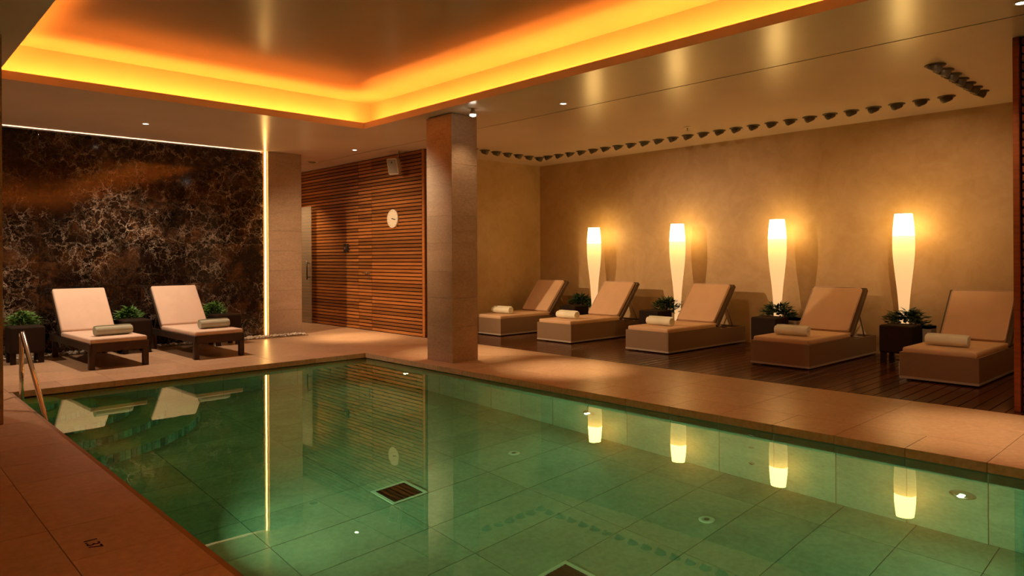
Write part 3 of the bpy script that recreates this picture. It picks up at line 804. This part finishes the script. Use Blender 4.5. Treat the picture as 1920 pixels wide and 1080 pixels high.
# front-left corner and front-right corner on the floor
SPOTS = [(7.75, 8.818, 0.0), (7.80, 7.327, -0.012), (7.835, 5.645, -0.025), (7.85, 3.797, -0.02), (7.94, 2.19, -0.02)]
proto = make_box_lounger()
loungers = []
for i, (mx, my, rz) in enumerate(SPOTS):
    o = proto if i == 0 else copy_tree(proto)
    o.location = (mx, my, 0); o.rotation_euler = (0, 0, rz)
    tag(o, LB[i], 'lounger', GL); loungers.append(o)

# ------------------------------------------------------------------ loungers by the marble wall
def make_leg_lounger():
    t = empty('legged_lounger', (0, 0, 0))
    W, H, L = 0.325, 0.30, 1.78
    for s in (-1, 1):
        obj('side_rail', bevelled(0.0, L, s * W - 0.022 if s > 0 else -W - 0.0, s * W if s > 0 else -W + 0.022, 0.215, H, 0.004, 1), FRAMED, t)
    obj('front_rail', boxes((0.0, 0.03, -W + 0.022, W - 0.022, 0.20, H)), FRAMED, t)
    obj('rear_rail', boxes((L - 0.03, L, -W + 0.022, W - 0.022, 0.215, H)), FRAMED, t)
    obj('seat_deck', boxes((0.03, 1.25, -W + 0.022, W - 0.022, 0.27, H - 0.008)), FRAMED, t)
    for x in (0.0, L - 0.20):
        for s in (-1, 1):
            y0, y1 = (W - 0.062, W) if s > 0 else (-W, -W + 0.062)
            obj('leg', bevelled(x, x + 0.062, y0 + 0.0005, y1 + 0.0005, 0, 0.216, 0.003, 1), FRAMED, t)
    smooth_by_angle(obj('seat_cushion', bevelled(0.01, 1.27, -W + 0.012, W - 0.012, H - 0.008, H + 0.058, 0.022, 4), CUSHIONL, t), 50)
    Rb = Matrix.Translation((1.235, 0, H + 0.01)) @ Matrix.Rotation(-math.radians(49), 4, 'Y')
    obj('back_frame', xform(bevelled(0, 0.73, -W + 0.004, W - 0.004, -0.03, 0.008, 0.006, 1), Rb), FRAMED, t)
    smooth_by_angle(obj('back_cushion', xform(bevelled(0.03, 0.735, -W + 0.012, W - 0.012, 0.008, 0.066, 0.022, 4), Rb), CUSHIONL, t), 50)
    for y in (-W + 0.06, W - 0.06):
        p = Rb @ Vector((0.4, y, -0.03))
        obj('back_strut', tube(bmesh.new(), [p, (1.68, y, 0.28)], 0.008, 8), STEEL, t, smooth=True)
    return t
lp = make_leg_lounger()
GM = 'legged loungers by the marble wall'
legl = []
for i, (x, y, rz, lab) in enumerate(((2.372, 9.325, 0.045, 'dark framed lounger on legs nearer the steel handrail'), (3.545, 9.30, 0.022, 'dark framed lounger on legs nearer the glowing seam'))):
    o = lp if i == 0 else copy_tree(lp)
    o.location = (x, y, 0); o.rotation_euler = (0, 0, PI / 2 + rz)
    tag(o, lab, 'lounger', GM); legl.append(o)

# ------------------------------------------------------------------ rolled towels
def towel_mesh(ln=0.39, r=0.070, seed=0):
    rn = random.Random(seed); bm = bmesh.new(); prof = []
    turns = 3.2; n = 64
    for k in range(n + 1):            # outer face of the spiral
        a = k / n * turns * 2 * PI; rr = 0.012 + (r - 0.012) * (k / n)
        prof.append((rr * math.cos(a), rr * math.sin(a)))
    inner = []
    th = (r - 0.012) / turns * 0.80
    for k in range(n, -1, -1):
        a = k / n * turns * 2 * PI; rr = max(0.004, 0.012 + (r - 0.012) * (k / n) - th)
        inner.append((rr * math.cos(a), rr * math.sin(a)))
    loop = prof + inner
    rings = []
    for i in range(9):
        y = -ln / 2 + ln * i / 8; e = 0.004 * math.sin(i * 2.1 + seed)
        s = 1.0 - (0.05 if i in (0, 8) else 0) + rn.uniform(-0.015, 0.015)
        rings.append([bm.verts.new((x * s * 1.06 + e, y, z * s * 0.95 + r * 0.92)) for x, z in loop])
    m_ = len(loop)
    for a, b in zip(rings, rings[1:]):
        for k in range(m_): bm.faces.new((a[k], a[(k + 1) % m_], b[(k + 1) % m_], b[k]))
    for ring in (rings[0], rings[-1]):
        for k in range(n): bm.faces.new((ring[k], ring[k + 1], ring[m_ - 2 - k], ring[m_ - 1 - k]))
    me = mesh_of('rolled_towel', bm, True)
    me.set_sharp_from_angle(angle=math.radians(50))
    return me
tm = [towel_mesh(seed=k) for k in range(3)]
def towel(parent, lx, ly, lz, rz, mat, label, ln=1.0, k=0, mtx=None):
    me = tm[k % 3].copy(); me.materials.clear(); me.materials.append(mat)
    o = bpy.data.objects.new('rolled_towel', me); COL.objects.link(o)
    w = Matrix.Translation(parent.location) @ Matrix.Rotation(parent.rotation_euler.z, 4, 'Z') @ Matrix.Translation((lx, ly, lz)) @ Matrix.Rotation(rz, 4, 'Z')
    o.location = w.to_translation(); o.rotation_euler = (0, 0, w.to_euler().z); o.scale = (1, ln, 1)
    tag(o, label, 'towel', 'rolled towels')
TZ = 0.285 + 0.051
TL = ['rolled ivory towel on the lounger beside the pillar', 'rolled ivory towel on the second lounger from the pillar', 'rolled ivory towel on the middle wicker lounger',
      'rolled ivory towel on the lounger between the right-hand lamps', 'rolled ivory towel on the nearest lounger by the screen']
for i, o in enumerate(loungers):
    towel(o, (0.36, 0.33, 0.34, 0.36, 0.40)[i], (0.0, 0.02, 0.03, 0.02, 0.03)[i], TZ, (0.1, 0.0, 0.02, 0.04, 0.0)[i], TOWEL, TL[i], 1.0, i)
TH = 0.30 + 0.057
towel(legl[0], 0.34, -0.03, TH, 0.05, TOWELG, 'rolled sage towel on the lounger nearer the handrail', 1.08, 1)
towel(legl[1], 0.34, -0.06, TH, 0.03, TOWELG, 'rolled sage towel on the lounger nearer the glowing seam', 1.0, 2)

# ------------------------------------------------------------------ side tables
def make_table():
    t = empty('side_table', (0, 0, 0)); a, H = 0.185, 0.46
    obj('table_body', bevelled(-a, a, -a, a, 0.13, H, 0.022, 3), WICKERD, t)
    for x in (-1, 1):
        for y in (-1, 1):
            x0, x1 = sorted((x * a - x * 0.012, x * (a - 0.068))); y0, y1 = sorted((y * a - y * 0.012, y * (a - 0.068)))
            obj('leg', boxes((x0, x1, y0, y1, 0, 0.14)), WICKERD, t)
    return t
tp = make_table()
TABS = [((1.63, 10.625), 'dark wicker side table behind the handrail at the left edge'), ((2.90, 10.70), 'dark wicker side table between the two legged loungers'),
        ((4.14, 10.69), 'dark wicker side table right of the legged loungers by the seam'),
        ((9.17, 8.128), 'dark wicker side table between the first and second box loungers'), ((9.17, 6.436), 'dark wicker side table between the second and middle box loungers'),
        ((9.17, 4.566), 'dark wicker side table left of the lounger between the lamps'), ((9.17, 2.92), 'dark wicker side table left of the nearest box lounger')]
for i, ((x, y), lab) in enumerate(TABS):
    o = tp if i == 0 else copy_tree(tp)
    o.location = (x, y, 0); tag(o, lab, 'side table', 'dark wicker side tables')

# ------------------------------------------------------------------ plants in pots
def foliage(seed, n, rx, ry, rz, ll, lw, up=0.5, ybound=None, xbound=None):
    rn = random.Random(seed); bm = bmesh.new()
    for _ in range(n):
        az = rn.uniform(0, 2 * PI); el = rn.uniform(-0.15, 1.0) * PI / 2
        rad = rn.uniform(0.35, 1.0)
        c = Vector((rx * rad * math.cos(az) * math.cos(el), ry * rad * math.sin(az) * math.cos(el), rz * rad * max(-0.2, math.sin(el)) + 0.02))
        d = Vector((math.cos(az), math.sin(az), up * rn.uniform(-0.3, 1.3))) + Vector((rn.uniform(-.6, .6), rn.uniform(-.6, .6), rn.uniform(-.3, .5)))
        d.normalize(); s = d.cross(Vector((rn.uniform(-.4, .4), rn.uniform(-.4, .4), 1))).normalized(); nn = s.cross(d)
        L = ll * rn.uniform(0.7, 1.25); w = lw * rn.uniform(0.7, 1.2)
        P = [c, c + d * L * 0.35 + s * w - nn * 0.004, c + d * L * 0.38 + nn * 0.006, c + d * L * 0.35 - s * w - nn * 0.004, c + d * L - nn * L * 0.12]
        if ybound and any(p.y > ybound for p in P): continue
        if xbound and any(p.x > xbound or (p.x < -0.115 and p.z < 0.05) for p in P): continue
        v = [bm.verts.new(p) for p in P]
        bm.faces.new((v[0], v[1], v[2])); bm.faces.new((v[0], v[2], v[3])); bm.faces.new((v[1], v[4], v[2])); bm.faces.new((v[2], v[4], v[3]))
    return bm
def plant(x, y, sx, sy, h, mat, label, seed, lean=(0, 0), n=260, rx=0.2, ry=0.24, rz=0.17, ll=0.085, lw=0.017, yb=None, xb=None):
    t = empty('potted_plant', (x, y, 0))
    bm = boxes((-sx, sx, -sy, sy, 0, h))
    top = [f for f in bm.faces if abs(f.calc_center_median().z - h) < 1e-4]
    r = bmesh.ops.inset_region(bm, faces=top, thickness=0.015)
    bmesh.ops.translate(bm, verts=list({v for f in top for v in f.verts}), vec=(0, 0, -0.03))
    obj('pot', bm, POT, t)
    obj('soil', boxes((-sx + 0.016, sx - 0.016, -sy + 0.016, sy - 0.016, h - 0.034, h - 0.022)), SOIL, t)
    f = obj('foliage', foliage(seed, n, rx, ry, rz, ll, lw, ybound=yb, xbound=xb), mat, t, (lean[0], lean[1], h)); f['kind'] = 'stuff'
    rn = random.Random(seed + 5)
    for k in range(6):
        az = k * PI / 3 + rn.uniform(-.3, .3)
        q_ = Vector((lean[0] * 0.9 + rx * 0.55 * math.cos(az), lean[1] * 0.9 + ry * 0.55 * math.sin(az), h + rz * 0.55))
        if yb: q_.y = min(q_.y, yb + lean[1] - 0.02)
        obj('stem', tube(bmesh.new(), [(0.04 * math.cos(az), 0.04 * math.sin(az), h - 0.03), (q_ * 0.5 + Vector((0, 0, h * 0.55))), q_], 0.004, 5), mat, t)
    tag(t, label, 'plant')
LAMPS = [(9.52, 7.962), (9.52, 6.262), (9.52, 4.624), (9.52, 2.994)]
PL = ['dark leafy plant at the foot of the leftmost lamp', 'dark leafy plant at the foot of the second lamp from the left',
      'dark leafy plant at the foot of the third lamp from the left', 'dark leafy plant at the foot of the rightmost lamp']
for i, (x, y) in enumerate(LAMPS):
    py_ = y + (0.215, 0.215, -0.2, -0.21)[i]; fc = (8.24, 6.43, 4.60, 2.95)[i]
    plant(9.545, py_, 0.11, 0.11, 0.43, LEAF, PL[i], 11 + i, (-0.06, fc - py_), 420, 0.17, 0.23, 0.17, 0.10, 0.020, xb=0.33)
PF = ['bright green fern behind the side table at the left edge', 'bright green fern between the two legged loungers', 'bright green fern behind the rightmost legged lounger']
for i, x in enumerate((1.68, 2.93, 4.13)):
    plant(x, 11.10, 0.17, 0.085, 0.42, FERN, PF[i], 31 + i, (0.0, -0.03), 420, 0.17, 0.10, 0.17, 0.075, 0.011, yb=0.165)

# ------------------------------------------------------------------ floor lamps
LPROF = [(0.052, 0.02), (0.050, 0.30), (0.052, 0.50), (0.062, 0.69), (0.079, 0.885), (0.101, 1.083), (0.119, 1.27), (0.124, 1.40), (0.122, 1.53)]
LPROF2 = [(0.122, 1.53), (0.117, 1.63), (0.109, 1.72), (0.099, 1.805)]
def refine(pr, n=4):
    out = []
    for i in range(len(pr) - 1):
        p0 = pr[max(i - 1, 0)]; p1 = pr[i]; p2 = pr[i + 1]; p3 = pr[min(i + 2, len(pr) - 1)]
        for k in range(n):
            t = k / n
            out.append(tuple(0.5 * ((2 * p1[j]) + (-p0[j] + p2[j]) * t + (2 * p0[j] - 5 * p1[j] + 4 * p2[j] - p3[j]) * t * t + (-p0[j] + 3 * p1[j] - 3 * p2[j] + p3[j]) * t ** 3) for j in (0, 1)))
    return out + [pr[-1]]
def make_lamp():
    t = empty('floor_lamp', (0, 0, 0))
    obj('base', lathe(bmesh.new(), [(0.095, 0), (0.095, 0.012), (0.05, 0.02)], 28), STEEL, t)
    obj('lower_shade', lathe(bmesh.new(), refine(LPROF), 32, cap=False), LAMP_LO, t, smooth=True)
    obj('upper_shade', lathe(bmesh.new(), refine(LPROF2), 32, cap=False), LAMP_HI, t, smooth=True)
    obj('top_rim', lathe(bmesh.new(), [(0.0995, 1.803), (0.099, 1.81), (0.094, 1.81), (0.094, 1.803)], 32, cap=False), PALETRIM, t, smooth=True)
    ld = bpy.data.lights.new('lamp_bulb', 'POINT'); ld.energy = 3.0; ld.color = (1.0, 0.66, 0.30); ld.shadow_soft_size = 0.03
    lo = bpy.data.objects.new('lamp_bulb', ld); COL.objects.link(lo); lo.parent = t; lo.location = (0, 0, 1.60)
    return t
lampo = make_lamp()
LLAB = ['glowing tall vase-shaped floor lamp, leftmost and smallest of four', 'glowing tall vase-shaped floor lamp, second from the left', 'glowing tall vase-shaped floor lamp, third from the left', 'glowing tall vase-shaped floor lamp, rightmost and largest of four']
for i, (x, y) in enumerate(LAMPS):
    o = lampo if i == 0 else copy_tree(lampo)
    o.location = (x, y, 0); tag(o, LLAB[i], 'floor lamp', 'vase-shaped floor lamps')

# ------------------------------------------------------------------ pebbles along the marble wall
rn = random.Random(4); bm = bmesh.new()
ico = bmesh.new(); bmesh.ops.create_icosphere(ico, subdivisions=1, radius=1.0)
iv = [v.co.copy() for v in ico.verts]; iv_f = [[v.index for v in f.verts] for f in ico.faces]; ico.free()
def add_pebble(x, y, z, s):
    R = Matrix.Rotation(rn.uniform(0, 6.28), 3, 'Z'); a, b, c = s * rn.uniform(.8, 1.3), s * rn.uniform(.7, 1.1), s * rn.uniform(.5, .8)
    vs = [bm.verts.new(R @ Vector((p.x * a, p.y * b, p.z * c)) + Vector((x, y, z))) for p in iv]
    for f in iv_f: bm.faces.new([vs[i] for i in f])
for _ in range(900):
    x = rn.uniform(1.0, 5.62); y = rn.uniform(10.975, YM - 0.03 if x < 5.0 else 11.17)
    if y > 10.985 and any(abs(x - px_) < 0.20 for px_ in (1.68, 2.93, 4.13)): continue
    add_pebble(x, y, 0.012 + rn.uniform(0, 0.02), rn.uniform(0.014, 0.03))
pb = obj('pebble_bed', bm, PEBBLE, smooth=True); pb['kind'] = 'stuff'
tag(pb, 'strip of pale pebbles along the foot of the marble wall', 'pebbles')
